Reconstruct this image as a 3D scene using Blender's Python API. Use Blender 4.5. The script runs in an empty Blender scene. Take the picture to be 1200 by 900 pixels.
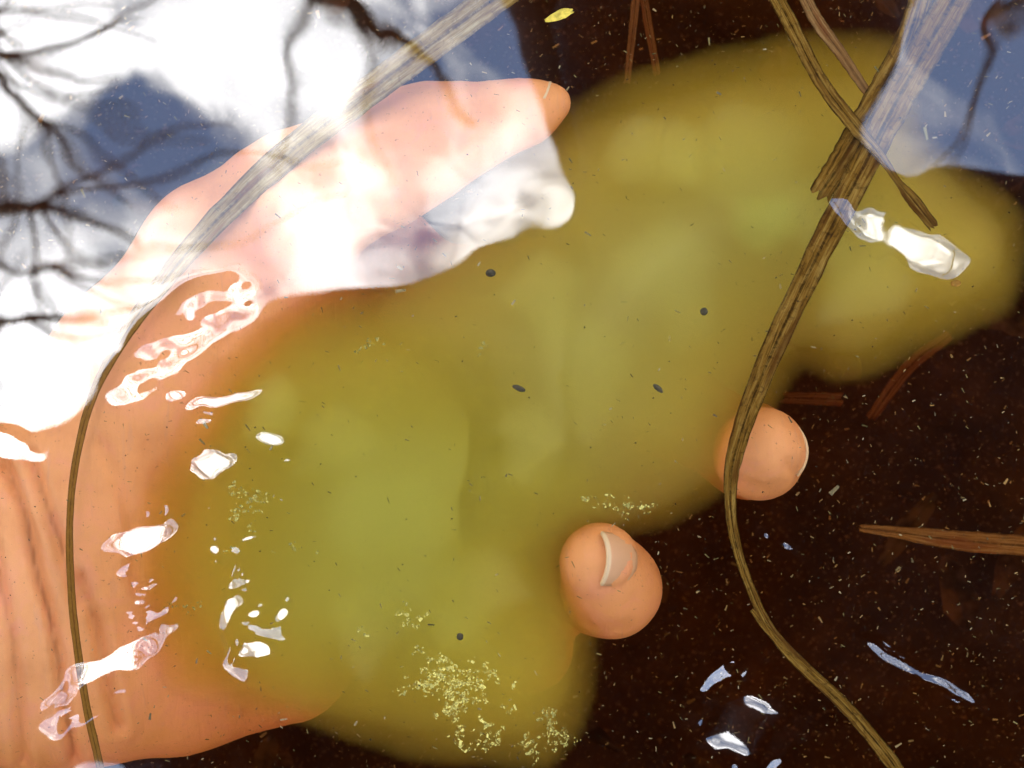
import bpy, math, random
import numpy as np
from mathutils import Vector, Matrix

random.seed(7)
rng = np.random.default_rng(7)
SC = bpy.context.scene
COL = SC.collection
R = math.radians

# ------------------------------------------------------------------ camera
H = 0.34            # camera height above the water, looking straight down
PPM = 7000.0        # photo pixels per metre on the water surface


def P(px, py, z=0.0):
    """photo pixel + known height of the thing -> point in the place"""
    k = (H - z) / H
    return ((px - 600) / PPM * k, (450 - py) / PPM * k, z)


def PR(px, py, z):
    """photo pixel of something mirrored in the water + its known height -> point"""
    k = (H + z) / H
    return ((px - 600) / PPM * k, (450 - py) / PPM * k, z)


cam = bpy.data.cameras.new('camera')
cam.sensor_width = 36
cam.lens = 36 * H / (1200 / PPM)
cam.clip_start = 0.01
cam.clip_end = 2000
cam.dof.use_dof = True
cam.dof.focus_distance = H + 0.004
cam.dof.aperture_fstop = cam.lens / 2.0
camo = bpy.data.objects.new('camera', cam)
COL.objects.link(camo)
camo.location = (0, 0, H)
SC.camera = camo

# ------------------------------------------------------------------ node helper


class NT:
    def __init__(self, tree):
        self.t = tree
        tree.nodes.clear()

    def n(self, kind, ins=None, **props):
        nd = self.t.nodes.new(kind)
        for k, v in props.items():
            setattr(nd, k, v)
        for k, v in (ins or {}).items():
            self.put(nd, k, v)
        return nd

    def put(self, nd, k, v):
        s = nd.inputs[k]
        if isinstance(v, bpy.types.NodeSocket):
            self.t.links.new(v, s)
        elif isinstance(v, bpy.types.Node):
            self.t.links.new(v.outputs[0], s)
        else:
            s.default_value = v

    def math(self, op, a, b=0.0, c=0.0, clamp=False):
        nd = self.n('ShaderNodeMath', operation=op, use_clamp=clamp)
        for i, v in enumerate((a, b, c)):
            self.put(nd, i, v)
        return nd.outputs[0]

    def ramp(self, fac, stops):
        nd = self.n('ShaderNodeValToRGB')
        e = nd.color_ramp.elements
        while len(e) < len(stops):
            e.new(0.5)
        for el, (p, c) in zip(e, stops):
            el.position = p
            el.color = (*c, 1) if len(c) == 3 else c
        self.put(nd, 0, fac)
        return nd.outputs[0]

    def smooth(self, v, lo, hi, a=0.0, b=1.0):
        nd = self.n('ShaderNodeMapRange', interpolation_type='SMOOTHSTEP')
        for k, x in zip(('Value', 'From Min', 'From Max', 'To Min', 'To Max'), (v, lo, hi, a, b)):
            self.put(nd, k, x)
        return nd.outputs[0]

    def mixc(self, fac, a, b, blend='MIX'):
        nd = self.n('ShaderNodeMix', data_type='RGBA', blend_type=blend)
        self.put(nd, 0, fac)
        for i, v in ((6, a), (7, b)):
            self.put(nd, i, (*v, 1) if isinstance(v, tuple) and len(v) == 3 else v)
        return nd.outputs[2]

    def noise(self, vec, scale, detail=3.0, rough=0.55, dist=0.0):
        return self.n('ShaderNodeTexNoise', {'Vector': vec, 'Scale': scale, 'Detail': detail, 'Roughness': rough, 'Distortion': dist}).outputs[0]


# ------------------------------------------------------------------ sky
SUN_EL, SUN_AZ = 48, 168          # azimuth measured clockwise from +Y
w = bpy.data.worlds.new('World')
SC.world = w
w.use_nodes = True
N = NT(w.node_tree)
sky = N.n('ShaderNodeTexSky', sky_type='NISHITA', sun_disc=False, sun_elevation=R(SUN_EL),
          sun_rotation=R(SUN_AZ), altitude=200, air_density=1.0, dust_density=0.6, ozone_density=1.5)
tc = N.n('ShaderNodeTexCoord')
sep = N.n('ShaderNodeSeparateXYZ', {0: tc.outputs['Generated']})
zz = N.math('MAXIMUM', sep.outputs[2], 0.06)
u = N.math('DIVIDE', sep.outputs[0], zz)
v = N.math('DIVIDE', sep.outputs[1], zz)
uv = N.n('ShaderNodeCombineXYZ', {0: u, 1: v, 2: 0.0}).outputs[0]
cn = N.math('ADD', N.math('MULTIPLY', N.math('SUBTRACT', N.noise(uv, 11.0, 7.0, 0.6, 0.6), 0.5), 1.7), 0.5)
wn = N.n('ShaderNodeTexNoise', {'Vector': uv, 'Scale': 14.0, 'Detail': 4.0})
wv = N.n('ShaderNodeVectorMath', {0: wn.outputs['Color'], 1: (.5, .5, .5)}, operation='SUBTRACT')
wv = N.n('ShaderNodeVectorMath', {0: wv.outputs[0], 3: 0.11}, operation='SCALE')
uvw = N.n('ShaderNodeVectorMath', {0: uv, 1: wv.outputs[0]}, operation='ADD').outputs[0]
# where the broken cloud lies overhead: cloud banks and blue holes (pixel of the mirror image, radius, weight)
val = cn
for px, py, r, wt in ((310, 30, 300, .62), (20, 40, 220, .5), (20, 330, 270, .42), (85, 500, 130, .45), (1090, -120, 170, .55), (430, -500, 260, .5),  # last two banks here are added out of frame to whiten ripple glints
                      (575, 235, 140, .40), (420, 280, 130, .30), (250, 225, 120, -.36), (310, 350, 90, -.2), (470, 150, 80, -.22), (150, 360, 70, .2), 
                      (205, 165, 95, -.62), (140, 240, 100, -.3), (560, 40, 120, -.55), (470, 90, 60, -.3), (1150, 90, 200, -.30), (150, 420, 70, -.2)):
    c = ((px - 600) / PPM / H, (450 - py) / PPM / H, 0)
    d = N.n('ShaderNodeVectorMath', {0: uvw, 1: c}, operation='DISTANCE').outputs['Value']
    val = N.math('ADD', val, N.smooth(d, 0.0, r / PPM / H, wt, 0.0))
mask = N.smooth(val, 0.36, 0.86, 0.02, 1.0)   # thin veil everywhere, solid cloud in the banks
thick = N.smooth(val, 0.5, 1.05, 0.9, 1.9)
cl = N.n('ShaderNodeVectorMath', {0: (1.0, 1.0, 1.02), 3: thick}, operation='SCALE')
skyc = N.n('ShaderNodeVectorMath', {0: sky.outputs[0], 3: 0.15}, operation='SCALE')
mx = N.mixc(mask, skyc.outputs[0], cl.outputs[0])
bg = N.n('ShaderNodeBackground', {'Color': mx, 'Strength': 1.0})
N.n('ShaderNodeOutputWorld', {'Surface': bg})

sd = bpy.data.lights.new('sun', 'SUN')
sd.energy = 3.0
sd.angle = R(0.6)
sd.color = (1.0, 0.95, 0.87)
so = bpy.data.objects.new('sun', sd)
COL.objects.link(so)
az, el = R(SUN_AZ), R(SUN_EL)
sdir = Vector((math.sin(az) * math.cos(el), math.cos(az) * math.cos(el), math.sin(el)))
so.rotation_euler = sdir.to_track_quat('Z', 'Y').to_euler()
so.location = sdir * 30

vs = SC.view_settings
vs.view_transform = 'Standard'
vs.look = 'None'
vs.gamma = 1.0
vs.use_curve_mapping = False
vs.exposure = 2.62

SC.render.engine = 'CYCLES'
cy = SC.cycles
cy.use_denoising = True
cy.use_light_tree = False
cy.use_adaptive_sampling = True
cy.adaptive_threshold = 0.02
cy.max_bounces = 8
cy.diffuse_bounces = 2
cy.glossy_bounces = 3
cy.transmission_bounces = 4
cy.volume_bounces = 4
cy.transparent_max_bounces = 24
cy.sample_clamp_indirect = 6.0

# ------------------------------------------------------------------ mesh helpers


def mesh_np(name, verts, faces, smooth=True):
    """verts (n,3), faces (m,k) int"""
    me = bpy.data.meshes.new(name)
    verts = np.asarray(verts, np.float32)
    faces = np.asarray(faces, np.int32)
    k = faces.shape[1]
    me.vertices.add(len(verts))
    me.vertices.foreach_set('co', verts.ravel())
    me.loops.add(faces.size)
    me.loops.foreach_set('vertex_index', faces.ravel())
    me.polygons.add(len(faces))
    me.polygons.foreach_set('loop_start', np.arange(0, faces.size, k, dtype=np.int32))
    me.polygons.foreach_set('use_smooth', np.full(len(faces), smooth))
    me.update(calc_edges=True)
    me.validate()
    return me


def link(name, me, mat=None, parent=None, label=None, cat=None, group=None, kind=None):
    o = bpy.data.objects.new(name, me)
    COL.objects.link(o)
    if mat is not None and me is not None:
        me.materials.clear()
        me.materials.append(mat)
    if parent:
        o.parent = parent
    for k, x in (('label', label), ('category', cat), ('group', group), ('kind', kind)):
        if x:
            o[k] = x
    return o


def mat(name):
    m = bpy.data.materials.new(name)
    m.use_nodes = True
    n = NT(m.node_tree)
    out = n.n('ShaderNodeOutputMaterial')
    return m, n, out


def pset(bs, n, **kw):
    for k, x in kw.items():
        n.put(bs, k.replace('_', ' '), x)


def cubic(pts, n):
    """smooth resample of a polyline (Catmull-Rom), any number of columns"""
    p = np.asarray(pts, float)
    if len(p) < 3:
        t = np.linspace(0, 1, n)[:, None]
        return p[0] * (1 - t) + p[-1] * t
    q = np.vstack([2 * p[0] - p[1], p, 2 * p[-1] - p[-2]])
    out = []
    for s in np.linspace(0, len(p) - 1, n):
        i = min(int(s), len(p) - 2)
        t = s - i
        a, b, c, d = q[i:i + 4]
        out.append(.5 * (2 * b + (c - a) * t + (2 * a - 5 * b + 4 * c - d) * t * t + (3 * b - a - 3 * c + d) * t ** 3))
    return np.array(out)


def tube(pts, radii, sides=6):
    pts = np.asarray(pts, float)
    radii = np.asarray(radii, float)
    n = len(pts)
    V, F = [], []
    tang = np.gradient(pts, axis=0)
    tang /= np.linalg.norm(tang, axis=1)[:, None] + 1e-12
    ref = np.array((0.3, 0.2, 0.93))
    for i in range(n):
        a = np.cross(tang[i], ref)
        a /= np.linalg.norm(a) + 1e-12
        b = np.cross(tang[i], a)
        for s in range(sides):
            th = 2 * math.pi * s / sides
            V.append(pts[i] + radii[i] * (math.cos(th) * a + math.sin(th) * b))
    for i in range(n - 1):
        for s in range(sides):
            F.append((i * sides + s, i * sides + (s + 1) % sides, (i + 1) * sides + (s + 1) % sides, (i + 1) * sides + s))
    V.append(pts[0]); V.append(pts[-1])
    for s in range(sides):
        F.append((n * sides, (s + 1) % sides, s, s))
        F.append((n * sides + 1, (n - 1) * sides + s, (n - 1) * sides + (s + 1) % sides, (n - 1) * sides + (s + 1) % sides))
    return V, F


def pydata(name, V, F, smooth=True):
    me = bpy.data.meshes.new(name)
    F = [tuple(dict.fromkeys(f)) for f in F]
    me.from_pydata([tuple(map(float, x)) for x in V], [], F)
    if smooth:
        me.polygons.foreach_set('use_smooth', np.full(len(me.polygons), True))
    me.update()
    return me


def vnoise(x, y, seed):
    """smooth value noise, cheap, for meshes (arrays)"""
    r = np.random.default_rng(seed).random((64, 64))
    xi, yi = np.floor(x).astype(int), np.floor(y).astype(int)
    fx, fy = x - xi, y - yi
    fx, fy = fx * fx * (3 - 2 * fx), fy * fy * (3 - 2 * fy)
    g = lambda a, b: r[a % 64, b % 64]
    return (g(xi, yi) * (1 - fx) + g(xi + 1, yi) * fx) * (1 - fy) + (g(xi, yi + 1) * (1 - fx) + g(xi + 1, yi + 1) * fx) * fy - .5


def fbm(x, y, seed, oct=3):
    return sum(vnoise(x * 2 ** o + 7 * o, y * 2 ** o + 3 * o, seed + o) / 2 ** o for o in range(oct))


def surface_nets(f, origin, h):
    s = f < 0
    n = np.array(f.shape) - 1
    acc = np.zeros((*n, 3)); cnt = np.zeros(n)
    for ax in range(3):
        o1, o2 = [a for a in range(3) if a != ax]
        for a in (0, 1):
            for b in (0, 1):
                sl = [slice(0, -1)] * 3
                sl[o1] = slice(a, f.shape[o1] - 1 + a)
                sl[o2] = slice(b, f.shape[o2] - 1 + b)
                s0 = list(sl); s1 = list(sl)
                s0[ax] = slice(0, -1); s1[ax] = slice(1, None)
                f0, f1 = f[tuple(s0)], f[tuple(s1)]
                cr = (f0 < 0) != (f1 < 0)
                t = np.where(cr, f0 / np.where(cr, f0 - f1, 1), 0)
                cnt += cr
                acc[..., ax] += t
                acc[..., o1] += cr * a
                acc[..., o2] += cr * b
    act = cnt > 0
    idx = np.full(n, -1, np.int64)
    idx[act] = np.arange(act.sum())
    cells = np.argwhere(act)
    V = np.asarray(origin) + h * (cells + acc[act] / cnt[act][:, None])
    F = []
    for ax in range(3):
        o1, o2 = [a for a in range(3) if a != ax]
        sl0 = [slice(1, -1)] * 3; sl1 = [slice(1, -1)] * 3
        sl0[ax] = slice(0, -1); sl1[ax] = slice(1, None)
        a0, a1 = s[tuple(sl0)], s[tuple(sl1)]
        cr = np.argwhere(a0 != a1)
        inside = a0[tuple(cr.T)]
        base = cr.copy()
        base[:, o1] += 1; base[:, o2] += 1
        def cell(d1, d2):
            c = base.copy(); c[:, o1] += d1; c[:, o2] += d2
            return idx[tuple(c.T)]
        q = np.stack([cell(-1, -1), cell(0, -1), cell(0, 0), cell(-1, 0)], 1)
        flip = inside if ax != 1 else ~inside
        q[~flip] = q[~flip][:, ::-1]
        F.append(q)
    return V, np.vstack(F)


def smin(a, b, k):
    h = np.clip(.5 + .5 * (b - a) / k, 0, 1)
    return b * (1 - h) + a * h - k * h * (1 - h)


def capsule(G, a, b, ra, rb, sq=(1, 1, 1)):
    a, b, sq = np.array(a, float), np.array(b, float), np.array(sq, float)
    ab = (b - a)
    p = G - a
    t = np.clip((p @ ab) / (ab @ ab), 0, 1)
    q = (p - t[..., None] * ab) / sq
    return np.sqrt((q ** 2).sum(-1)) - (ra + (rb - ra) * t)


def seg_dist(x, y, poly, closed=True):
    """distance from points to a polyline/polygon edge"""
    p = np.asarray(poly, float)
    n = len(p)
    best = np.full(x.shape, 1e9)
    for i in range(n if closed else n - 1):
        a, b = p[i], p[(i + 1) % n]
        ab = b - a
        t = np.clip(((x - a[0]) * ab[0] + (y - a[1]) * ab[1]) / (ab @ ab + 1e-12), 0, 1)
        best = np.minimum(best, np.hypot(x - a[0] - t * ab[0], y - a[1] - t * ab[1]))
    return best


def inside_poly(x, y, poly):
    p = np.asarray(poly, float)
    ins = np.zeros(x.shape, bool)
    for i in range(len(p)):
        (x1, y1), (x2, y2) = p[i], p[(i + 1) % len(p)]
        c = ((y1 > y) != (y2 > y)) & (x < (x2 - x1) * (y - y1) / (y2 - y1 + 1e-12) + x1)
        ins ^= c
    return ins


# ------------------------------------------------------------------ materials
# forest floor / silt
MSILT, n, out = mat('dark_silt')
tcn = n.n('ShaderNodeTexCoord').outputs['Object']
a1 = n.noise(tcn, 60, 5, .65)
a2 = n.noise(tcn, 900, 3, .6)
c = n.ramp(a1, [(.3, (.022, .021, .016)), (.6, (.055, .052, .036)), (.8, (.10, .09, .06))])
c = n.mixc(n.smooth(a2, .58, .72), c, (.17, .16, .10))
bs = n.n('ShaderNodeBsdfPrincipled')
pset(bs, n, Base_Color=c, Roughness=.9, Normal=n.n('ShaderNodeBump', {'Height': a1, 'Strength': .6, 'Distance': .004}).outputs[0])
n.put(out, 'Surface', bs)

WATER_IOR = 2.1
# tea-coloured pool water: mirror skin on clear, absorbing body
MWATER, n, out = mat('pool_water')
bf = n.n('ShaderNodeNewGeometry').outputs['Backfacing']
ior = n.math('ADD', n.math('MULTIPLY', n.math('SUBTRACT', 1.0, bf), WATER_IOR), n.math('MULTIPLY', bf, 1 / WATER_IOR))
fr = n.n('ShaderNodeFresnel', {'IOR': ior})   # same mirror strength from above and below
mixs = n.n('ShaderNodeMixShader', {0: fr.outputs[0]})
n.put(mixs, 1, n.n('ShaderNodeBsdfTransparent'))
n.put(mixs, 2, n.n('ShaderNodeBsdfGlossy', {'Roughness': 0.0}))
n.put(out, 'Surface', mixs)
n.put(out, 'Volume', n.n('ShaderNodeVolumeAbsorption', {'Color': (.85, .62, .25, 1), 'Density': 24.0}))


def jelly(name, col, dens, aniso=.35):
    m, n, out = mat(name)
    n.put(out, 'Surface', n.n('ShaderNodeBsdfTransparent'))
    v1 = n.n('ShaderNodeVolumeScatter', {'Color': (*col, 1), 'Density': dens, 'Anisotropy': aniso})
    v2 = n.n('ShaderNodeVolumeAbsorption', {'Color': (*col, 1), 'Density': dens})
    n.put(out, 'Volume', n.n('ShaderNodeAddShader', {0: v1.outputs[0], 1: v2.outputs[0]}))
    return m


MJ1 = jelly('jelly_green', (.975, .954, .33), 120)
MJ2 = jelly('jelly_olive', (.979, .958, .56), 115)
MJ3 = jelly('jelly_spot', (.90, .945, .40), 110)
MJ4 = jelly('jelly_amber', (.955, .80, .16), 60)

# skin
MSKIN, n, out = mat('wet_skin')
tcn = n.n('ShaderNodeTexCoord').outputs['Object']
s1 = n.noise(tcn, 70, 4, .6)
s2 = n.noise(tcn, 900, 4, .7)
mp = n.n('ShaderNodeMapping', {'Vector': tcn, 'Scale': (500, 60, 60)})
s3 = n.noise(mp.outputs[0], 1.0, 3, .6, 1.0)
c = n.ramp(s1, [(.3, (.68, .27, .10)), (.5, (.77, .33, .125)), (.7, (.82, .33, .155))])
c = n.mixc(n.smooth(s2, .60, .75, 0, .35), c, (.50, .25, .15))
c = n.mixc(n.smooth(s3, .60, .72, 0, .25), c, (.55, .27, .17))
bs = n.n('ShaderNodeBsdfPrincipled')
hgt = n.math('ADD', n.math('MULTIPLY', s2, .6), s3)
s4 = n.noise(tcn, 160, 3, .6, .5)
c = n.mixc(n.smooth(s4, .5, .72, 0, .5), c, (.78, .30, .17))
s5 = n.noise(tcn, 1500, 2, .5)
c = n.mixc(n.smooth(s5, .68, .74, 0, .5), c, (.22, .10, .05))
pset(bs, n, Base_Color=c, Roughness=.55, 
     Normal=n.n('ShaderNodeBump', {'Height': hgt, 'Strength': .35, 'Distance': .0006}).outputs[0])
bs.inputs['Specular IOR Level'].default_value = .1
n.put(out, 'Surface', bs)

MNAIL, n, out = mat('finger_nail')
bs = n.n('ShaderNodeBsdfPrincipled')
nv = n.n('ShaderNodeUVMap').outputs[0]
sx = n.n('ShaderNodeSeparateXYZ', {0: nv})
c = n.mixc(n.smooth(sx.outputs[1], .90, .95), (.66, .36, .19), (.74, .52, .30))
pset(bs, n, Base_Color=c, Roughness=.45)
bs.inputs['Specular IOR Level'].default_value = .1
n.put(out, 'Surface', bs)


def blade_mat(name, base, dark, pale, mott=.5, tip=None):
    m, n, out = mat(name)
    uvn = n.n('ShaderNodeUVMap').outputs[0]
    m1 = n.n('ShaderNodeMapping', {'Vector': uvn, 'Scale': (9, 10, 1)}).outputs[0]
    f1 = n.noise(m1, 1.0, 5, .65, .3)
    m2 = n.n('ShaderNodeMapping', {'Vector': uvn, 'Scale': (3, 55, 1)}).outputs[0]
    f2 = n.noise(m2, 1.0, 5, .7, .8)
    c = n.ramp(f1, [(.30, dark), (.48, base), (.68, pale)])
    c = n.mixc(n.smooth(f2, .5, .68, 0, mott), c, dark)
    if tip:      # the withered tip has gone brown
        vy = n.n('ShaderNodeSeparateXYZ', {0: uvn}).outputs[1]
        c = n.mixc(n.smooth(vy, tip[0], tip[1]), c, n.mixc(f2, tip[2], tip[3]))
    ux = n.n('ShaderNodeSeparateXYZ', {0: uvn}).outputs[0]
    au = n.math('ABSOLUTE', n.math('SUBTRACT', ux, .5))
    rib_shade = n.math('MAXIMUM', n.smooth(au, .36, .5), n.smooth(au, .09, .02))          # dark margins and midrib, with shading of the fold painted in
    c = n.mixc(n.math('MULTIPLY', rib_shade, n.smooth(f2, .3, .6, .25, .85)), c, tuple(x * .7 for x in dark))
    c = n.mixc(n.smooth(n.noise(n.n('ShaderNodeMapping', {'Vector': uvn, 'Scale': (2, 4, 1)}).outputs[0], 1.0, 3), .56, .66, 0, .6), c, (dark[0] * 1.6, dark[1] * 1.1, dark[2]))
    d = n.n('ShaderNodeBsdfDiffuse', {'Color': c})
    t = n.n('ShaderNodeBsdfTranslucent', {'Color': c})
    bmp = n.n('ShaderNodeBump', {'Height': f1, 'Strength': .6, 'Distance': .0004}).outputs[0]
    n.put(d, 'Normal', bmp)
    ms = n.n('ShaderNodeMixShader', {0: .35, 1: d.outputs[0], 2: t.outputs[0]})
    n.put(out, 'Surface', ms)
    return m


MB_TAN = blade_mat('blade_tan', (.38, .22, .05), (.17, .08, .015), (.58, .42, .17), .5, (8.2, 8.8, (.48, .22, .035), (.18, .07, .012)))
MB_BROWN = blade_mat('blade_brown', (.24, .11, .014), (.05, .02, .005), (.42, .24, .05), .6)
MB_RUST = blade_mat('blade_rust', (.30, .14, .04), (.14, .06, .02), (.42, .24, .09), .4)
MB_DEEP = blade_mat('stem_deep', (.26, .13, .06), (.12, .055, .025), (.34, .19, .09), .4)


def plain(name, col, rough=.7, var=.3, scale=400):
    m, n, out = mat(name)
    tcn = n.n('ShaderNodeTexCoord').outputs['Object']
    f = n.noise(tcn, scale, 3, .6)
    c = n.mixc(n.smooth(f, .35, .65), tuple(x * (1 - var) for x in col), tuple(min(1, x * (1 + var)) for x in col))
    bs = n.n('ShaderNodeBsdfPrincipled')
    pset(bs, n, Base_Color=c, Roughness=rough)
    bs.inputs['Specular IOR Level'].default_value = .15
    n.put(out, 'Surface', bs)
    return m


def attr_mat(name):
    m, n, out = mat(name)
    at = n.n('ShaderNodeAttribute', attribute_name='tint', attribute_type='GEOMETRY')
    n.put(out, 'Surface', n.n('ShaderNodeBsdfDiffuse', {'Color': at.outputs[0]}))
    return m


MFLECK = attr_mat('fleck')
MBARK = plain('grey_bark', (.13, .105, .08), .9, .35, 30)
MSEED = plain('dark_seed', (.055, .04, .018), .6, .3)
MLEAFY = plain('yellow_leaf', (.62, .45, .06), .6, .25, 800)
MJACKET = plain('dark_jacket', (.018, .018, .02), .85, .3, 90)
MTROUSER = plain('dark_trousers', (.02, .019, .017), .9, .3, 90)
MHAIR = plain('brown_hair', (.03, .02, .012), .6, .4, 300)
MCAMERA = plain('black_camera', (.012, .012, .012), .4, .2, 300)
MEYE = plain('eye', (.6, .57, .52), .3, .05, 100)

# ------------------------------------------------------------------ ground: one sheet with the pool hollow in it
rr = np.concatenate([np.linspace(0, .22, 60)[1:], np.geomspace(.23, 400, 70)])
ang = np.linspace(0, 2 * math.pi, 121)[:-1]
RR, AA = np.meshgrid(rr, ang, indexing='ij')
GX, GY = RR * np.cos(AA), RR * np.sin(AA)
t = np.clip((RR - 1.6) / 2.2, 0, 1)
t = t * t * (3 - 2 * t)
GZ = -.125 + t * .295 + fbm(GX * 22, GY * 22, 3) * .014 + fbm(GX * 90, GY * 90, 9) * .006 + t * fbm(GX * .8, GY * .8, 5) * .1
GV = np.vstack([[[0, 0, -.125]], np.stack([GX, GY, GZ], -1).reshape(-1, 3)])
na = len(ang)
ii, jj = np.meshgrid(np.arange(len(rr) - 1), np.arange(na), indexing='ij')
GF = np.stack([1 + ii * na + jj, 1 + (ii + 1) * na + jj, 1 + (ii + 1) * na + (jj + 1) % na, 1 + ii * na + (jj + 1) % na], -1).reshape(-1, 4)
fan = [(0, 1 + j, 1 + (j + 1) % na) for j in range(na)]
me = pydata('ground', GV, [tuple(q) for q in GF] + fan)
link('ground', me, MSILT, kind='structure', label='dark silty pool bed rising to the forest floor')

# ------------------------------------------------------------------ water: closed body, fine relief where the jelly lifts its skin


def axis_grid(half, step, far):
    core = np.arange(-half, half + step / 2, step)
    outp = [half]
    s = step
    while outp[-1] < far:
        s *= 1.35
        outp.append(outp[-1] + s)
    outp = np.array(outp[1:])
    return np.concatenate([-outp[::-1], core, outp])


wx, wy = axis_grid(.098, .0004, 3.1), axis_grid(.078, .0004, 3.1)
WX, WY = np.meshgrid(wx, wy, indexing='ij')
MM = .001
WZ = fbm(WX / .03, WY / .03, 21, 2) * .11 * MM + fbm(WX / .011, WY / .011, 25, 2) * .022 * MM
PX, PY = WX * PPM + 600, 450 - WY * PPM


def bump(px, py, rx, ry, ang, amp, sharp=2.0):
    global WZ
    ca, sa = math.cos(R(ang)), math.sin(R(ang))
    dx, dy = PX - px, -(PY - py)
    a, b = (dx * ca + dy * sa) / rx, (-dx * sa + dy * ca) / ry
    q = np.minimum((a * a + b * b) ** (sharp / 2), 40)
    WZ = WZ + amp * MM * np.exp(-q)


# crinkled meniscus along the jelly's upper left rim
m = np.exp(-(seg_dist(PX, PY, [(160, 455), (190, 400), (235, 365), (268, 352)], False) / 30) ** 4)
WZ += m * ((fbm(WX / .011, WY / .008, 33, 3) * .30 + fbm(WX / .0028, WY / .0028, 37, 2) * .035)) * MM
m = np.exp(-(seg_dist(PX, PY, [(400, 290), (480, 275), (560, 262), (640, 240)], False) / 30) ** 2)
WZ += m * fbm(WX / .009, WY / .009, 35, 2) * .05 * MM
WRX, WRY = fbm(WX / .004, WY / .004, 61, 2), fbm(WX / .004, WY / .004, 67, 2)


def facet(px, py, rx, ry, ang, tx, ty, size=1.0, gain=1.0):
    """small lifted fleck of the water's skin, tilted so that it mirrors the sky seen at (tx, ty)"""
    global WZ
    ca, sa = math.cos(R(ang)), math.sin(R(ang))
    dx, dy = PX - px, -(PY - py)
    rx, ry = rx * size, ry * size
    k = min(min(rx, ry), 16) * .8
    wx_, wy_ = dx + WRX * k, dy + WRY * k
    a, b = (wx_ * ca + wy_ * sa) / rx, (-wx_ * sa + wy_ * ca) / ry
    q = np.minimum((a * a + b * b) ** 2, 40)
    sx_, sy_ = -(tx - px) / PPM / H / 2 * gain, (ty - py) / PPM / H / 2 * gain
    WZ = WZ + (sx_ * dx + sy_ * dy) / PPM * np.exp(-q)


for b in ((262, 468, 46, 14, 22), (240, 495, 13, 11, 0), (247, 545, 30, 44, -10), (318, 517, 28, 17, -35),
          (165, 630, 54, 28, 42), (165, 690, 20, 10, 20), (160, 712, 11, 30, 12), (125, 780, 100, 28, 42), (272, 715, 13, 58, -4), (284, 682, 22, 9, 30), (280, 760, 12, 22, 30),
          (300, 720, 16, 15, 0), (303, 765, 38, 30, 20), (333, 718, 12, 22, 0), (268, 658, 15, 13, -40),
          (252, 645, 9, 18, 20), (337, 540, 8, 7, 0), (206, 463, 11, 14, 0), (290, 632, 18, 7, 30), (288, 565, 6, 5, 0), (243, 590, 6, 5, 0), (185, 683, 11, 4, 40)):
    facet(*b, 335, 20, .8)
facet(1064, 286, 84, 36, -38, 1090, -110)
facet(872, 852, 60, 60, 10, 450, -440)
facet(14, 527, 40, 20, -15, 100, 420)
for b in ((1080, 790, 62, 9, -32), (912, 634, 26, 7, -42)):
    facet(*b, 1090, -430)      # faint lifts that mirror blue sky
nx, ny = WX.shape
TV = np.stack([WX, WY, WZ], -1).reshape(-1, 3)
ii, jj = np.meshgrid(np.arange(nx - 1), np.arange(ny - 1), indexing='ij')
TF = np.stack([ii * ny + jj, (ii + 1) * ny + jj, (ii + 1) * ny + jj + 1, ii * ny + jj + 1], -1).reshape(-1, 4)
ring = [(i, 0) for i in range(nx)] + [(nx - 1, j) for j in range(1, ny)] + [(i, ny - 1) for i in range(nx - 2, -1, -1)] + [(0, j) for j in range(ny - 2, 0, -1)]
rid = np.array([i * ny + j for i, j in ring])
BV = TV[rid].copy(); BV[:, 2] = -.6
bid = len(TV) + np.arange(len(rid))
SF = np.stack([rid, bid, np.roll(bid, -1), np.roll(rid, -1)], -1)
cen = len(TV) + len(BV)
V = np.vstack([TV, BV, [[0, 0, -.6]]])
F = np.vstack([TF, SF, np.stack([np.roll(bid, -1), bid, np.full(len(bid), cen), np.full(len(bid), cen)], -1)[:0]])
me = mesh_np('water', V, F)
# bottom cap
import bmesh
bm = bmesh.new(); bm.from_mesh(me); bm.verts.ensure_lookup_table()
bm.faces.new([bm.verts[i] for i in bid[::-1]])
bm.to_mesh(me); bm.free()
link('water', me, MWATER, kind='structure', label='still tea coloured pool water mirroring sky and bare branches')

# ------------------------------------------------------------------ the hand (one continuous surface)
mm = .001


def Pm(px, py, zmm):
    return P(px, py, zmm * mm)


lo, hi = np.array([-.128, -.085, -.078]), np.array([.075, .065, .004])
h = .0009
g = [np.arange(lo[i], hi[i], h) for i in range(3)]
G = np.stack(np.meshgrid(*g, indexing='ij'), -1)


def chain(pts, k=.003, sq=(1, 1, 1)):
    f = None
    for (p, q) in zip(pts[:-1], pts[1:]):
        d = capsule(G, Pm(*p[:3]), Pm(*q[:3]), p[3] * mm, q[3] * mm, sq)
        f = d if f is None else smin(f, d, k)
    return f


f = chain([(-260, 660, -14, 20), (-20, 640, -21, 18), (90, 610, -24, 17)])
f = smin(f, chain([(-260, 780, -14, 20), (-20, 770, -23, 18), (80, 760, -27, 18)]), .010)
f = smin(f, chain([(40, 690, -23, 20), (110, 680, -28, 18)]), .008)
# heel of the hand, little-finger side
f = smin(f, chain([(70, 790, -26, 17), (210, 785, -34, 15), (340, 778, -40, 11)]), .008)
# ball of the thumb
f = smin(f, chain([(80, 560, -22, 16), (170, 440, -22, 17), (255, 330, -20, 15)]), .010)
f = smin(f, chain([(200, 480, -30, 14), (360, 330, -28, 11)]), .010)
# palm plate
for q in ((560, 360), (590, 450), (580, 570), (545, 680)):
    f = smin(f, chain([(110, 560 + (q[1] - 360) * .6, -34, 13), (*q, -46, 11)]), .008)
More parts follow.
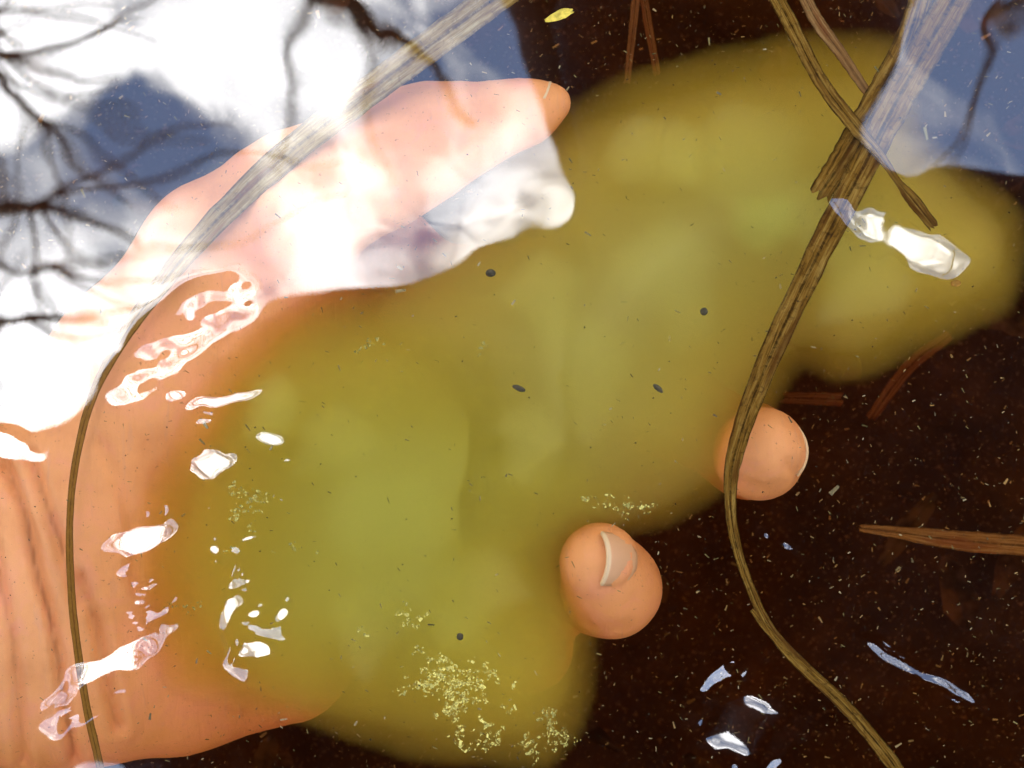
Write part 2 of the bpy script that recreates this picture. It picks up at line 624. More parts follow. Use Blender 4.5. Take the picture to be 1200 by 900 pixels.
# thumb
th = chain([(262, 296, -17, 13), (350, 240, -14, 11.6), (450, 187, -13, 10.4), (515, 160, -12, 8.2), (570, 144, -12, 5.4), (622, 130, -11, 4.1), (651, 119, -11, 2.2)], .006)
f = smin(f, th, .007)
f = smin(f, chain([(330, 350, -34, 10), (450, 290, -42, 9)]), .012)   # web towards the index finger
fingers = [
    [(560, 360, -46, 10), (760, 300, -54, 8.5), (900, 270, -52, 8), (985, 270, -46, 7.3)],
    [(590, 450, -46, 10), (790, 480, -54, 8.8), (878, 528, -38, 8.2), (890, 532, -17, 7.2), (896, 526, -13, 6.8)],
    [(580, 570, -46, 10), (680, 680, -56, 8.8), (708, 690, -38, 8.2), (716, 689, -20, 8.1), (703, 660, -13, 7.1)],
    [(545, 680, -44, 9), (620, 760, -52, 7.5), (600, 770, -40, 7)],
]
for fg in fingers:
    f = smin(f, chain(fg, .004), .004)
V, F = surface_nets(f, lo, h)
# vertex normals from the field
gx, gy, gz = np.gradient(f, h)
ci = np.clip(((V - lo) / h).round().astype(int), 0, np.array(f.shape) - 1)
Nn = np.stack([gx[tuple(ci.T)], gy[tuple(ci.T)], gz[tuple(ci.T)]], -1)
Nn /= np.linalg.norm(Nn, axis=1)[:, None] + 1e-9
kk = (H - V[:, 2]) / H
vx, vy = V[:, 0] / kk * PPM + 600, 450 - V[:, 1] / kk * PPM
up = np.clip(Nn[:, 2] * 2, 0, 1)
dsp = np.zeros(len(V))
for poly, wd, dp in (([(4, 540), (28, 600), (43, 667), (60, 727), (77, 833), (88, 890)], 6, 1.5),
                     ([(37, 536), (57, 600), (72, 640), (90, 705)], 6, 1.3),
                     ([(93, 676), (113, 733), (122, 780), (138, 850)], 6, 1.2),
                     ([(-8, 640), (15, 760), (28, 890)], 6, 1.1), ([(-50, 560), (-30, 700), (-20, 850)], 8, 1.2),
                     ([(120, 520), (150, 600), (160, 690)], 7, .5),
                     ([(330, 250), (380, 215), (400, 170)], 9, .4), ([(440, 165), (452, 200), (446, 240)], 6, .6), ([(455, 160), (470, 200), (464, 240)], 6, .5),
                     ([(300, 180), (330, 230), (350, 300)], 9, .5), ([(260, 400), (300, 360), (360, 330)], 8, .7)):
    poly = cubic(poly, 24)
    d = seg_dist(vx, vy, poly, False)
    dp *= 1.25
    dsp -= dp * np.exp(-(d / wd) ** 2)
    dsp += .35 * dp * np.exp(-((d - 2.6 * wd) / wd / 1.4) ** 2)
# fine long folds on the wrist and soft lumps everywhere
for poly, wd, dp in (([(738, 622), (752, 645), (748, 668), (730, 690), (706, 692)], 5, .55), ([(672, 718), (700, 738), (735, 735)], 6, .35), ([(690, 612), (705, 618), (712, 640)], 5, .2),
                     ([(858, 560), (890, 572), (918, 566)], 6, .4), ([(556, 96), (560, 122), (556, 150)], 8, 1.1), ([(925, 548), (934, 556), (945, 566)], 9, .9)):
    d = seg_dist(vx, vy, cubic(poly, 24), False)
    dsp -= dp * np.exp(-(d / wd) ** 2)
dsp += .12 * fbm(vx / 9, vy / 9, 57, 2)
ww = np.clip((170 - vx) / 120, 0, 1)
dsp += ww * .8 * fbm(vx / 16 + (vy - 700) * -.012, vy / 130, 51, 3)
dsp += .7 * fbm(vx / 70, vy / 70, 55, 2)
V = V + Nn * (dsp * up * mm)[:, None]
hand_mesh = (V, F)

# ------------------------------------------------------------------ the person: bare left hand in the water, leaning over it
person = link('person', None, label='person in dark jacket leaning over, bare left hand cupped under the egg mass', cat='person')
person.location = (0, 0, 0)


def coarse(parts, lo, hi, h, k):
    g = [np.arange(lo[i], hi[i], h) for i in range(3)]
    GG = np.stack(np.meshgrid(*g, indexing='ij'), -1)
    f = None
    for p in parts:
        d = capsule(GG, *p)
        f = d if f is None else smin(f, d, k)
    return surface_nets(f, np.array(lo), h)


# head looking down at the water (crown towards +Y)
HC = np.array((.092, .225, .60))
head = [((.092, .275, .62), (.092, .205, .58), .082, .068), ((.092, .16, .575), (.092, .06, .60), .055, .062),
        ((.092, .21, .545), (.092, .165, .535), .045, .030), ((.092, .222, .515), (.092, .205, .500), .010, .014),   # jaw, nose
        ((.018, .215, .60), (.014, .225, .605), .018, .012), ((.166, .215, .60), (.170, .225, .605), .018, .012),   # ears
        ((.080, .183, .507), (.104, .183, .507), .006, .006)]
hv, hf = coarse(head, (-.03, .0, .44), (.21, .38, .74), .006, .018)
nv = len(hand_mesh[0])
link('hand', mesh_np('hand', *hand_mesh), MSKIN, person)
link('head', mesh_np('head', hv, hf), MSKIN, person)
for sx in (-1, 1):
    ev, ef = coarse([((.092 + sx * .03, .238, .524), (.092 + sx * .031, .238, .524), .011, .011)],
                    (.092 + sx * .03 - .02, .218, .504), (.092 + sx * .03 + .02, .258, .544), .004, .01)
    link('eye', mesh_np('eye', ev, ef), MEYE, person)
hv, hf = coarse([((.092, .285, .635), (.092, .20, .635), .092, .080), ((.03, .20, .62), (.05, .10, .63), .035, .03), ((.155, .20, .62), (.135, .10, .63), .035, .03)],
                (-.03, .04, .53), (.22, .42, .76), .008, .03)
link('hair', mesh_np('hair', hv, hf), MHAIR, person)
sv, sf = coarse([((.078, .06, .60), (.125, .06, .60), .062, .062), ((.07, .155, .545), (.115, .155, .545), .05, .05), ((.092, .19, .525), (.092, .13, .55), .045, .06)],
                (-.08, -.08, .42), (.26, .30, .72), .008, .03)
link('added_scarf', mesh_np('added_scarf', sv, sf), MJACKET, person)  # added over the lower face so its mirror image stays dark
cv, cf = coarse([((.092, .29, .64), (.092, .235, .62), .100, .095), ((.05, .31, .55), (.135, .31, .55), .012, .012), ((.05, .27, .50), (.135, .27, .50), .012, .012),
                 ((.092, .30, .56), (.092, .26, .50), .012, .012), ((.055, .30, .56), (.055, .27, .50), .02, .02), ((.13, .30, .56), (.13, .27, .50), .02, .02)],
                (-.05, .08, .44), (.24, .44, .78), .008, .015)
link('added_cap', mesh_np('added_cap', cv, cf), MJACKET, person)  # cap and brim added to keep the forehead's brightness out of the mirror image
# jacket: chest, shoulders, both sleeves; hip
SH_L, SH_R = (-.10, -.045, .55), (.32, .03, .56)
jk = [((.09, -.02, .62), (.09, -.28, .55), .10, .15), ((.09, -.28, .55), (.09, -.55, .46), .15, .16),
      (SH_L, (.09, .0, .58), .07, .088), (SH_R, (.12, .0, .58), .075, .09),
      (SH_L, (-.33, -.16, .32), .068, .055), ((-.33, -.16, .32), (-.145, -.045, .015), .054, .040),
      (SH_R, (.33, -.22, .40), .07, .055), ((.33, -.22, .40), (.16, -.12, .43), .052, .042),
      ((-.02, -.08, .52), (-.05, -.3, .5), .10, .12), ((.2, -.08, .52), (.23, -.3, .5), .10, .12)]
jv, jf = coarse(jk, (-.46, -.8, -.06), (.46, .2, .8), .012, .05)
link('jacket', mesh_np('jacket', jv, jf), MJACKET, person)
tr = [((.0, -.58, .42), (-.12, -.40, .10), .11, .085), ((.18, -.58, .42), (.30, -.40, .10), .11, .085),
      ((-.12, -.40, .10), (-.10, -.85, -.12), .08, .06), ((.30, -.40, .10), (.28, -.85, -.12), .08, .06), ((0, -.58, .42), (.18, -.58, .42), .13, .13)]
tv, tf = coarse(tr, (-.35, -1.1, -.3), (.5, -.2, .65), .014, .04)
link('trousers', mesh_np('trousers', tv, tf), MTROUSER, person)


def nail(c, axis, normal, length, radius, half_deg, name='nail'):
    a = Vector(axis).normalized()
    nn = Vector(normal)
    nn = (nn - a * nn.dot(a)).normalized()
    s = a.cross(nn)
    c = Vector(c)
    V, F, UVs = [], [], []
    NU, NV = 13, 9
    for layer in (0, 1):
        for j in range(NV):
            for i in range(NU):
                tu = -1 + 2 * i / (NU - 1)
                tv = j / (NV - 1)
                half = R(half_deg) * (1 if tv > .35 else (1 - (1 - tv / .35) ** 2) ** .5 * .65 + .35)
                th = tu * half
                lv = (tv - .5) * length + (.12 * length * (1 - tu * tu) if tv > .6 else 0) * (tv - .6) / .4
                rad = radius - layer * .0006 - .0007 * (1 - tv) ** 2
                V.append(c + a * lv + nn * (math.cos(th) * rad - radius) + s * (math.sin(th) * rad))
                UVs.append((i / (NU - 1), tv))
    n1 = NU * NV
    for j in range(NV - 1):
        for i in range(NU - 1):
            q = (j * NU + i, j * NU + i + 1, (j + 1) * NU + i + 1, (j + 1) * NU + i)
            F.append(q)
            F.append(tuple(n1 + x for x in q[::-1]))
    rim = [i for i in range(NU)] + [j * NU + NU - 1 for j in range(1, NV)] + [(NV - 1) * NU + i for i in range(NU - 2, -1, -1)] + [j * NU for j in range(NV - 2, 0, -1)]
    for x, y in zip(rim, rim[1:] + rim[:1]):
        F.append((x, n1 + x, n1 + y, y))
    me = pydata(name, V, F)
    ul = me.uv_layers.new(name='UVMap')
    for lp in me.loops:
        ul.data[lp.index].uv = UVs[lp.vertex_index]
    return link(name, me, MNAIL, person)


nail(Pm(734, 655, -7.15), (-.72, .12, .62), (.62, .12, .75), .0068, .0054, 60)
nail(Pm(940.5, 524, -17.5), (.02, .03, 1), (1, .12, .0), .010, .0066, 48)
nail(Pm(602, 97.5, -10.6), (.99, .05, 0), (-.03, 1, .14), .0105, .0056, 60)

# ------------------------------------------------------------------ egg mass: soft jelly lobes
egg = link('egg_mass', None, label='cloudy yellow green jelly egg mass cradled in the hand', cat='egg mass')


def lobe(name, poly, T_top, T_bot, D, z0, mt, ztop_max=-1.3, folds=(), power=1.0, rough=1.2, seed=1):
    poly = cubic(list(poly) + [poly[0]], 90)[:-1]
    pts = np.array([Pm(x, y, z0)[:2] for x, y in poly])
    step = .0009
    mn, mxx = pts.min(0) - step * 2, pts.max(0) + step * 2
    X, Y = np.meshgrid(np.arange(mn[0], mxx[0], step), np.arange(mn[1], mxx[1], step), indexing='ij')
    d = seg_dist(X, Y, pts) * np.where(inside_poly(X, Y, pts), 1, -1) * 1000
    d = d + rough * fbm(X / .012, Y / .012, seed, 2) * 2
    t = np.clip(d / D, 0, 1)
    prof = (1 - (1 - t) ** 2) ** power
    vx, vy = X * PPM + 600, 450 - Y * PPM
    lump = 1 + .18 * fbm(X / .02, Y / .02, seed + 4, 2)
    ft = np.ones_like(X)
    for fp, side, amt, wd in folds:
        fp = cubic(fp, 30)
        dd = seg_dist(vx, vy, fp, False)
        # a soft step: deep right at the line on one side, fading away over wd pixels
        gxv = np.gradient(dd, axis=0); gyv = np.gradient(dd, axis=1)
        s = np.sign(gxv * side[0] - gyv * side[1] * -1)
        ft -= amt * np.exp(-(dd / wd)) * np.where(s > 0, 1, np.exp(-(dd / 5) ** 2))
    zt = np.minimum(z0 + T_top * prof * lump * ft, ztop_max - .25 * (1 - prof))
    zb = z0 - T_bot * prof
    act = d > 0
    cell = act[:-1, :-1] | act[1:, :-1] | act[:-1, 1:] | act[1:, 1:]
    used = np.zeros_like(act)
    used[:-1, :-1] |= cell; used[1:, :-1] |= cell; used[:-1, 1:] |= cell; used[1:, 1:] |= cell
    border = used & ~act
    zt = np.where(border | ~act, z0, zt); zb = np.where(border | ~act, z0, zb)
    idt = np.full(X.shape, -1); idt[used] = np.arange(used.sum())
    nT = used.sum()
    idb = np.full(X.shape, -1)
    inner = used & act
    idb[inner] = nT + np.arange(inner.sum())
    idb[border] = idt[border]
    V = np.vstack([np.stack([X[used], Y[used], zt[used] * mm], -1), np.stack([X[inner], Y[inner], zb[inner] * mm], -1)])
    c = np.argwhere(cell)
    def q(ids):
        i, j = c.T
        return np.stack([ids[i, j], ids[i + 1, j], ids[i + 1, j + 1], ids[i, j + 1]], -1)
    F = np.vstack([q(idt), q(idb)[:, ::-1]])
    return link(name, mesh_np(name, V, F), mt, egg)


# one big lobe over the palm, one over the fingers, one reaching past them
lobe('jelly_lobe', [(330, 372), (262, 425), (232, 520), (205, 640), (235, 745), (300, 815), (420, 845), (560, 870), (645, 850), (680, 770),
                    (670, 660), (740, 590), (700, 480), (560, 380), (430, 345)],
     13, 18, 32, -15, MJ1, folds=[([(430, 392), (500, 425), (545, 480), (553, 530), (540, 590)], (1, 0), .22, 45)], seed=2)
lobe('jelly_lobe', [(600, 225), (660, 165), (750, 125), (860, 100), (960, 85), (1035, 95), (1070, 160), (1115, 210), (1165, 250), (1175, 300), (1150, 340),
                    (1080, 375), (1000, 415), (930, 405), (875, 460), (850, 545), (790, 590), (700, 625), (600, 640), (520, 560), (460, 430), (440, 365), (500, 290), (560, 245)],
     12, 17, 34, -15, MJ2, folds=[([(575, 440), (590, 540), (625, 640)], (-1, 0), .18, 40), ([(660, 440), (668, 520), (640, 600)], (1, 0), .18, 40)], seed=12)
# clear amber jelly round the clouded lobes
lobe('outer_jelly', [(290, 345), (205, 425), (165, 520), (135, 640), (165, 735), (215, 815), (330, 850), (450, 885), (600, 912), (670, 890), (712, 780),
                     (700, 690), (705, 640), (790, 615), (860, 575), (915, 470), (945, 432), (1005, 448), (1105, 405), (1190, 362), (1212, 300), (1195, 235), (1130, 195),
                     (1088, 145), (1055, 45), (960, 38), (860, 55), (740, 80), (640, 120), (575, 180), (545, 235), (470, 285), (410, 325)],
     13, 20, 20, -15, MJ4, seed=42)
MJ5 = jelly('jelly_milky', (.985, .972, .50), 75)
for k, (x, y, r) in enumerate(((455, 600, 75), (380, 520, 50), (620, 520, 45), (690, 440, 60), (790, 330, 70), (880, 190, 80), (770, 180, 55), (1010, 330, 60), (560, 700, 60), (430, 740, 50), (640, 350, 50), (960, 260, 45))):
    lobe('jelly_core', [(x + r * (1 + .3 * math.sin(3 * a + k)) * math.cos(a), y + r * (1 + .3 * math.cos(2 * a + k)) * math.sin(a)) for a in np.linspace(0, 2 * math.pi, 9)[:-1]],
         2.2, 5, r / PPM * 900, -5.5, MJ5, seed=60 + k, ztop_max=-1.9)
lobe('jelly_core', [(285, 440), (335, 430), (360, 475), (330, 520), (285, 510)], 2, 3, 6, -4.5, MJ3, seed=22)
lobe('jelly_core', [(870, 230), (920, 220), (935, 265), (895, 295), (860, 270)], 2, 3, 6, -5, MJ3, seed=25)

# ------------------------------------------------------------------ blades lying in the surface film


def blade(name, pts, label, mt, z=-.9, fold=.35, thick=.22, n=90, group=None, cat='grass blade', ragged=.06, seed=0):
    """pts: (px, py, width px[, z mm]) along the blade"""
    a = np.array([list(p) + [z] * (4 - len(p)) for p in pts], float)
    a = cubic(a, n)
    c = np.array([Pm(x, y, zz) for x, y, _, zz in a])
    wd = a[:, 2] / PPM
    tg = np.gradient(c, axis=0); tg[:, 2] = 0
    tg /= np.linalg.norm(tg, axis=1)[:, None] + 1e-12
    sd = np.stack([-tg[:, 1], tg[:, 0], np.zeros(n)], -1)
    L = np.concatenate([[0], np.cumsum(np.linalg.norm(np.diff(c, axis=0), axis=1))])
    prof = [(-.5, .0), (-.3, .28), (-.1, .12), (0, -.35), (.1, .12), (.3, .28), (.5, 0)]
    V, F, U = [], [], []
    m = len(prof)
    tear = np.random.default_rng(seed + 90).random((2, m)) * .0016
    rg = np.random.default_rng(seed)
    el = 1 + ragged * (rg.random(n) - .5) * 2; er = 1 + ragged * (rg.random(n) - .5) * 2
    for lay in (0, 1):
        for i in range(n):
            for s, q in prof:
                k = (el[i] if s < 0 else er[i])
                V.append(c[i] + sd[i] * s * wd[i] * k + tg[i] * (-tear[0][prof.index((s, q))] if i == 0 else tear[1][prof.index((s, q))] if i == n - 1 else 0) * min(1, wd[i] / .003) + np.array((0, 0, fold * q * mm * min(1, wd[i] / .003) - lay * thick * mm)))
                U.append((s + .5, L[i] * 14 + seed * 7.3))
    o = n * m
    for i in range(n - 1):
        for s in range(m - 1):
            q = (i * m + s, i * m + s + 1, (i + 1) * m + s + 1, (i + 1) * m + s)
            F.append(q[::-1]); F.append(tuple(o + x for x in q))
        for s in (0, m - 1):
            q = (i * m + s, (i + 1) * m + s, o + (i + 1) * m + s, o + i * m + s)
            F.append(q if s == 0 else q[::-1])
    for i in (0, n - 1):
        for s in range(m - 1):
            q = (i * m + s, i * m + s + 1, o + i * m + s + 1, o + i * m + s)
            F.append(q if i == 0 else q[::-1])
    me = pydata(name, V, F)
    ul = me.uv_layers.new(name='UVMap')
    for lp in me.loops:
        ul.data[lp.index].uv = U[lp.vertex_index]
    return link(name, me, mt, label=label, cat=cat, group=group, kind='thing')


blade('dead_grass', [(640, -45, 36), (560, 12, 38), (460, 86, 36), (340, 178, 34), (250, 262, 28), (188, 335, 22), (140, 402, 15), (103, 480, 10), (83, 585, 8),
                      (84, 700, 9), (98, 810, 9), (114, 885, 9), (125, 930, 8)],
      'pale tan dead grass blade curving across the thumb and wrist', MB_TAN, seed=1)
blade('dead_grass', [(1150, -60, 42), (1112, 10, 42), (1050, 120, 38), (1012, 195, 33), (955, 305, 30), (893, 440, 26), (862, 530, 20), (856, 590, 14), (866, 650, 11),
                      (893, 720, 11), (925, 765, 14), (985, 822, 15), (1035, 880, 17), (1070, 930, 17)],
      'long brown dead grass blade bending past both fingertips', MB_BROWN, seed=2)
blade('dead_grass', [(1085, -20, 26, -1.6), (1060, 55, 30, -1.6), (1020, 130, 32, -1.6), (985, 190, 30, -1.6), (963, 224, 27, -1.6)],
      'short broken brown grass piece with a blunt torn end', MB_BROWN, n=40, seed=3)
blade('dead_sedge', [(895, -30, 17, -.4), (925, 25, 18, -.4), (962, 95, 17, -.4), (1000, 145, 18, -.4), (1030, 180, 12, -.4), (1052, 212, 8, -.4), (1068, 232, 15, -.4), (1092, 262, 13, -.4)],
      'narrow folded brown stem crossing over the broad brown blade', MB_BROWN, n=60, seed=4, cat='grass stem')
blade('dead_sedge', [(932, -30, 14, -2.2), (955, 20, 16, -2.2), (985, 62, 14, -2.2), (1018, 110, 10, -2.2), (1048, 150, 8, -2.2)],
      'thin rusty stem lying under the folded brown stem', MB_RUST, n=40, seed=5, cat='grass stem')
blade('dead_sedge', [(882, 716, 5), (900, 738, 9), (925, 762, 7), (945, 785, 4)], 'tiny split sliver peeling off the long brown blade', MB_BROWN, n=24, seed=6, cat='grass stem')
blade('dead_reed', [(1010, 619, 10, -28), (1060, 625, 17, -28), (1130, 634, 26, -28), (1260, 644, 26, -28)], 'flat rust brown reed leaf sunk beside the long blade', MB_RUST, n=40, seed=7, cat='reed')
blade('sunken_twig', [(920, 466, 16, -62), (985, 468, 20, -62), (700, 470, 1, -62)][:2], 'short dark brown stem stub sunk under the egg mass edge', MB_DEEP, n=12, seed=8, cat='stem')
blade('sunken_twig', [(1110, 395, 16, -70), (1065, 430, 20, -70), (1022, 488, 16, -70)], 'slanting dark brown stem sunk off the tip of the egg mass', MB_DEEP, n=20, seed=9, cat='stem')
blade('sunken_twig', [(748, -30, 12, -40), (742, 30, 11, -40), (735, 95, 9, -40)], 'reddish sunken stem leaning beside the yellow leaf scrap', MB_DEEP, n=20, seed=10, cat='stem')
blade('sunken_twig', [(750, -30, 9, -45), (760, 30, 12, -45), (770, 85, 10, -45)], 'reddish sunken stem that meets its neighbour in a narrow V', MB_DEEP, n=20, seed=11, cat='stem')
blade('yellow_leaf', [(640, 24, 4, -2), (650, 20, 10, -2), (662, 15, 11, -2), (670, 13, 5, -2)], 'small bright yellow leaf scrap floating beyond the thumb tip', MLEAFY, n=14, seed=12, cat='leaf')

# ------------------------------------------------------------------ specks


def seed_thing(px, py, r, label, mt=MSEED, z=-.8, ang=0, asp=1.0, name='seed'):
    V, F = [], []
    x0, y0, z0 = Pm(px, py, z)
    rg = np.random.default_rng(int(px))
    nl, ns = 6, 10
    for i in range(nl + 1):
        ph = math.pi * i / nl
        for j in range(ns):
            t = 2 * math.pi * j / ns
            rr_ = r / PPM * (1 + .15 * (rg.random() - .5))
            lx, ly = rr_ * math.sin(ph) * math.cos(t) * asp, rr_ * math.sin(ph) * math.sin(t)
            ca, sa = math.cos(R(ang)), math.sin(R(ang))
            V.append((x0 + lx * ca - ly * sa, y0 + lx * sa + ly * ca, z0 + rr_ * .6 * math.cos(ph)))
    for i in range(nl):
        for j in range(ns):
            F.append((i * ns + j, (i + 1) * ns + j, (i + 1) * ns + (j + 1) % ns, i * ns + (j + 1) % ns))
    return link(name, pydata(name, V, F), mt, label=label, cat='seed')


seed_thing(539, 746, 4.2, 'round dark seed near the bent fingertip with the nail')
seed_thing(575, 320, 4.8, 'dark seed floating over the egg mass below the thumb', asp=1.3)
seed_thing(825, 365, 4.6, 'round dark seed over the egg mass beside the long blade')
seed_thing(608, 455, 3.4, 'slim dark seed at the middle of the egg mass', asp=2.4, ang=-22)
seed_thing(771, 455, 3.2, 'slim dark seed between egg mass middle and long blade', asp=2.4, ang=-40)
seed_thing(1120, 332, 4.5, 'small orange seed husk drifting beside the egg mass tip', MB_RUST if False else plain('husk', (.35, .16, .04)), z=-8, asp=1.5)


def flecks(name, items, label, cat):
    """items: (x,y,z, length, width, angle, colour)"""
    n = len(items)
    V = np.zeros((n, 8, 3)); C = np.zeros((n, 8, 4))
    for k, (x, y, z, L, W, a, col) in enumerate(items):
        ca, sa = math.cos(a), math.sin(a)
        tz = random.uniform(-.3, .3) * L
        for i, (s, t, q) in enumerate(((-1, -1, 0), (1, -.6, 0), (1, .6, 0), (-1, 1, 0), (-1, -1, 1), (1, -.6, 1), (1, .6, 1), (-1, 1, 1))):
            lx, ly = s * L / 2, t * W / 2
            V[k, i] = (x + lx * ca - ly * sa, y + lx * sa + ly * ca, z + tz * s / 2 + (q - .5) * W * .5)
        C[k, :] = (*col, 1)
    base = np.array([(0, 3, 2, 1), (4, 5, 6, 7), (0, 1, 5, 4), (1, 2, 6, 5), (2, 3, 7, 6), (3, 0, 4, 7)])
    F = (base[None] + 8 * np.arange(n)[:, None, None]).reshape(-1, 4)
    me = mesh_np(name, V.reshape(-1, 3), F, False)
    at = me.color_attributes.new('tint', 'FLOAT_COLOR', 'POINT')
    at.data.foreach_set('color', C.reshape(-1).astype(np.float32))
    return link(name, me, MFLECK, kind='stuff', label=label, cat=cat)


its = []
for k in range(15000):      # silt hanging in the water
    px, py = rng.uniform(-150, 1350), rng.uniform(-150, 1050)
    z = -rng.uniform(2, 75)
    L = rng.lognormal(-1.25, .55) * .001
    b = rng.uniform(.3, 1.3)
    its.append((*Pm(px, py, z), L, L * rng.uniform(.15, .5), rng.normal(.6, .9), (.30 * b, .24 * b, .13 * b)))
flecks('drifting_silt', its, 'fine tan silt flecks drifting in the dark water', 'silt')
its = []
for k in range(900):      # dust in the surface film
    px, py = rng.uniform(-50, 1250), rng.uniform(-50, 950)
    L = rng.lognormal(-1.0, .5) * .001
    b = rng.uniform(.3, 1.2)
    its.append((*Pm(px, py, -.6), L, L * rng.uniform(.12, .3), rng.normal(-.7, .5), (.20 * b, .15 * b, .05 * b)))
for k in range(160):
    px, py = rng.uniform(0, 1200), rng.uniform(0, 880)
    L = rng.uniform(.12, .32) * .001
    its.append((*Pm(px, py, -.6), L, L * .8, rng.uniform(0, 6), (.03, .025, .015)))
flecks('surface_dust', its, 'fine dark plant dust caught in the surface film', 'dust')
its = []
for cx, cy_, rx, ry, cnt, br in ((285, 592, 22, 28, 140, .8), (540, 800, 40, 22, 420, 1.3), (505, 800, 18, 14, 80, 1.2), (530, 825, 14, 24, 110, 1.2), (480, 722, 14, 14, 40, 1.1), (430, 735, 12, 8, 15, .9),
                               (485, 757, 5, 8, 14, 1), (565, 862, 28, 12, 120, 1.2), (615, 872, 14, 8, 50, 1.1), (655, 862, 20, 14, 90, 1), (640, 840, 22, 12, 60, .8), (592, 828, 6, 6, 14, 1.1),
                               (740, 592, 36, 7, 60, .9), (712, 588, 10, 9, 30, 1), (345, 645, 16, 5, 16, .7), (565, 405, 12, 6, 14, .7), (440, 400, 12, 6, 24, .6), (520, 775, 14, 8, 40, 1.2), (220, 710, 20, 10, 20, .5)):
    px, py = cx, cy_
    for k in range(int(cnt * 1.8)):
        if rng.random() < .12:
            px, py = rng.normal(cx, rx * .6), rng.normal(cy_, ry * .6)
        px, py = px + rng.normal(0, 2.2), py + rng.normal(0, 1.8)
        L = min(.9, rng.lognormal(-1.6, .5)) * .001
        b = br * rng.uniform(.45, 1.05)
        its.append((*Pm(px, py, -rng.uniform(.7, 1.2)), L, L * rng.uniform(.4, .9), rng.uniform(0, 6), (min(.85, .68 * b), min(.8, .55 * b), .14 * b)))
flecks('algae_flecks', its, 'yellow algae flecks clotted on the egg mass', 'algae')

V, F = [], []
for k in range(420):      # rotted leaf pieces on the pool bed
    x, y = rng.uniform(-.3, .3), rng.uniform(-.25, .25)
    L, W, a = rng.uniform(.006, .022), rng.uniform(.004, .011), rng.uniform(0, 6.3)
    z = -.112 + rng.uniform(-.006, .01)
    tl, tw = rng.normal(0, .25), rng.normal(0, .25)
    o = len(V)
    ca, sa = math.cos(a), math.sin(a)
    for i in range(7):
        t = i / 6
        hw = W / 2 * math.sin(math.pi * (.06 + .88 * t)) ** .7 * rng.uniform(.75, 1.15)
        for s_ in (-1, 0, 1):
            lx, ly = (t - .5) * L, s_ * hw
            V.append((x + lx * ca - ly * sa, y + lx * sa + ly * ca, z + tl * lx + tw * ly + (abs(s_) * .0012)))
    for i in range(6):
        for s_ in (0, 1):
            F.append((o + i * 3 + s_, o + (i + 1) * 3 + s_, o + (i + 1) * 3 + s_ + 1, o + i * 3 + s_ + 1))
me = pydata('leaf_litter', V, F, False)
link('leaf_litter', me, plain('rotten_leaf', (.075, .072, .05), .9, .6, 120), kind='stuff', label='dark rotted leaf litter covering the pool bed', cat='leaf litter')

# ------------------------------------------------------------------ bare trees over the pool (seen mirrored in the water)


def limb(pts, w0, w1, n=24, sides=7):
    p = cubic(pts, n)
    p[:, :3] += np.array([fbm(np.arange(n) * .35 + 5, np.full(n, 3.1 * k), int(abs(pts[0][0]) * 100) % 50 + k, 2) for k in range(3)]).T * .03
    return tube(p, np.linspace(w0, w1, n) * .75, sides)


def bare_tree(base, top, limbs, label, r0=.16, twigs=40, seed=0):
    rg = random.Random(seed)
    t = link('tree', None, label=label, cat='tree', group='bare trees around the pool')
    t.location = base
    b = np.array(base)
    tp = np.array(top)
    path = [b - (0, 0, .2), b + (tp - b) * .3 + np.array((.1, -.1, 0)), b + (tp - b) * .65 + np.array((-.08, .1, 0)), tp]
    v, f = limb(path, r0, r0 * .3, 30, 12)
    me = pydata('trunk', np.array(v) - b, f)
    link('trunk', me, MBARK, t)
    for L in limbs:
        pts, w0, w1 = L
        v, f = limb(pts, w0, w1)
        c = cubic(pts, 20)
        V, F = list(v), list(f)
        for k in range(twigs):
            i = rg.randrange(3, 19)
            s = c[i]
            dirn = c[i] - c[i - 1]
            dirn = dirn / np.linalg.norm(dirn)
            dv = dirn * .8 + np.array([rg.uniform(-1, 1) for _ in range(3)]) * .8
            ln = rg.uniform(.25, .8)
            mid = s + dv * ln * .5 + np.array([rg.uniform(-.06, .06) for _ in range(3)])
            tv, tf = tube(cubic([s, mid, s + dv * ln + (0, 0, .08)], 7), np.linspace(w1 * .6 + .004, .003, 7), 5)
            o = len(V)
            V += list(tv); F += [tuple(o + x for x in q) for q in tf]
        me = pydata('branch', np.array(V) - b, F)
        link('branch', me, MBARK, t)
    return t


def BR(ppts, z):
    return [PR(x, y, z + dz) for x, y, dz in ppts]


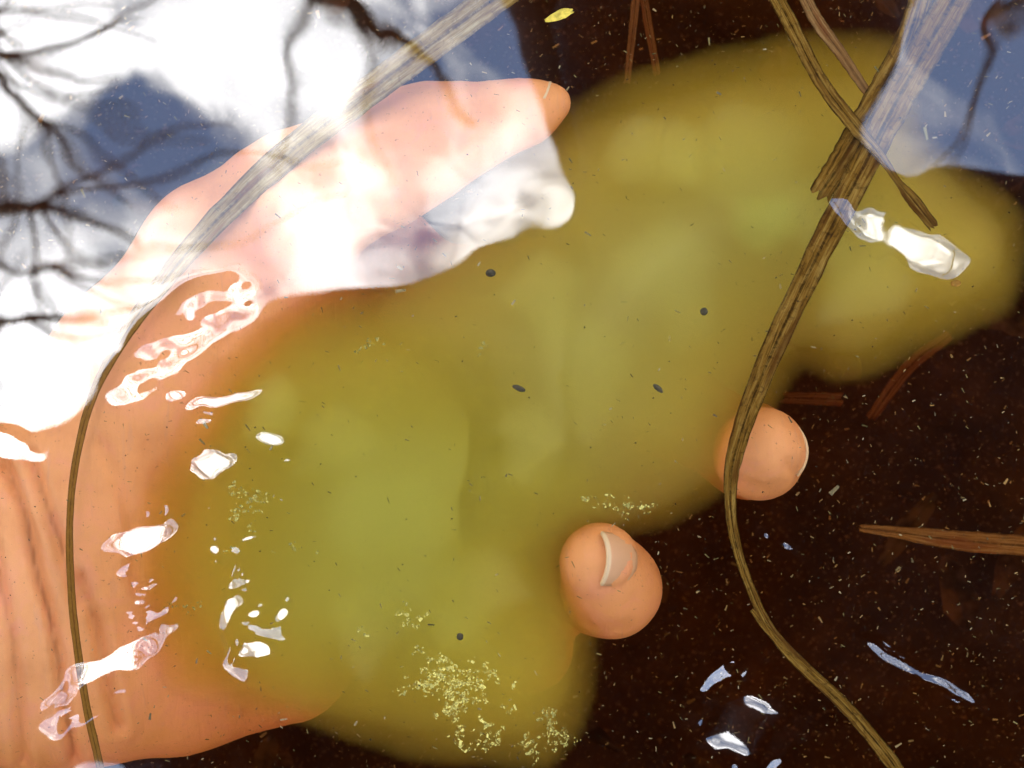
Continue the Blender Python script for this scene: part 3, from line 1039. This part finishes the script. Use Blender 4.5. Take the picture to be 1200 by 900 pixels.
Z1 = 6.2
root = (-2.9, .75, 4.0)
bare_tree((-3.4, .6, .17), (-2.7, .9, 8.5), [
    ([(-3.05, .7, 4.2)] + BR([(-60, 225, 0), (0, 228, 0), (60, 240, 0), (110, 258, .1), (170, 296, .2)], Z1), .040, .010),
    ([(-3.0, .72, 4.6)] + BR([(-60, 110, 0), (0, 130, 0), (40, 155, 0), (90, 192, .1), (155, 245, .2)], Z1), .030, .006),
    ([(-2.95, .75, 5.0)] + BR([(-60, 85, 0), (0, 92, 0), (40, 84, 0), (80, 64, .1), (104, 30, .2)], Z1), .034, .006),
    ([(-2.95, .75, 5.2)] + BR([(-60, 95, 0), (0, 90, 0), (60, 102, 0), (130, 122, .2)], Z1), .026, .006),
    ([(-3.1, .65, 4.0)] + BR([(-60, 368, 0), (0, 370, 0), (60, 372, 0), (125, 380, .1)], Z1), .034, .010),
    ([(-3.1, .65, 4.1)] + BR([(-60, 290, 0), (0, 300, 0), (60, 312, 0), (140, 335, .1)], Z1), .018, .005),
    ([(-2.9, .8, 5.4)] + BR([(-60, -10, 0), (0, 8, 0), (18, 30, 0), (40, 75, .2)], Z1), .030, .008),
], 'bare tree whose many thin boughs mirror beside the thumb base', seed=1, twigs=5)
bare_tree((-1.9, 3.6, .2), (-1.6, 3.0, 9.0), [
    ([(-1.7, 3.1, 5.5)] + BR([(340, -60, 0), (385, 0, 0), (420, 35, 0), (452, 64, 0), (500, 100, .1), (560, 150, .2)], Z1), .045, .014),
    ([(-1.7, 3.1, 6.5), (-1.2, 2.2, 7.2), (-.8, 1.6, 7.6)], .04, .01),
], 'bare tree whose single dark bough mirrors above the tan blade', seed=2, twigs=2)
bare_tree((3.6, 2.6, .2), (3.1, 2.3, 9.0), [
    ([(3.2, 2.4, 5.0)] + BR([(1260, -20, 0), (1190, 20, 0), (1165, 70, 0), (1140, 120, .2)], Z1), .03, .008),
    ([(3.2, 2.4, 6.0), (2.4, 1.9, 6.8), (1.9, 1.6, 7.2)], .04, .01),
], 'bare tree standing alone on the bank beyond the brown blades', seed=3, twigs=2)
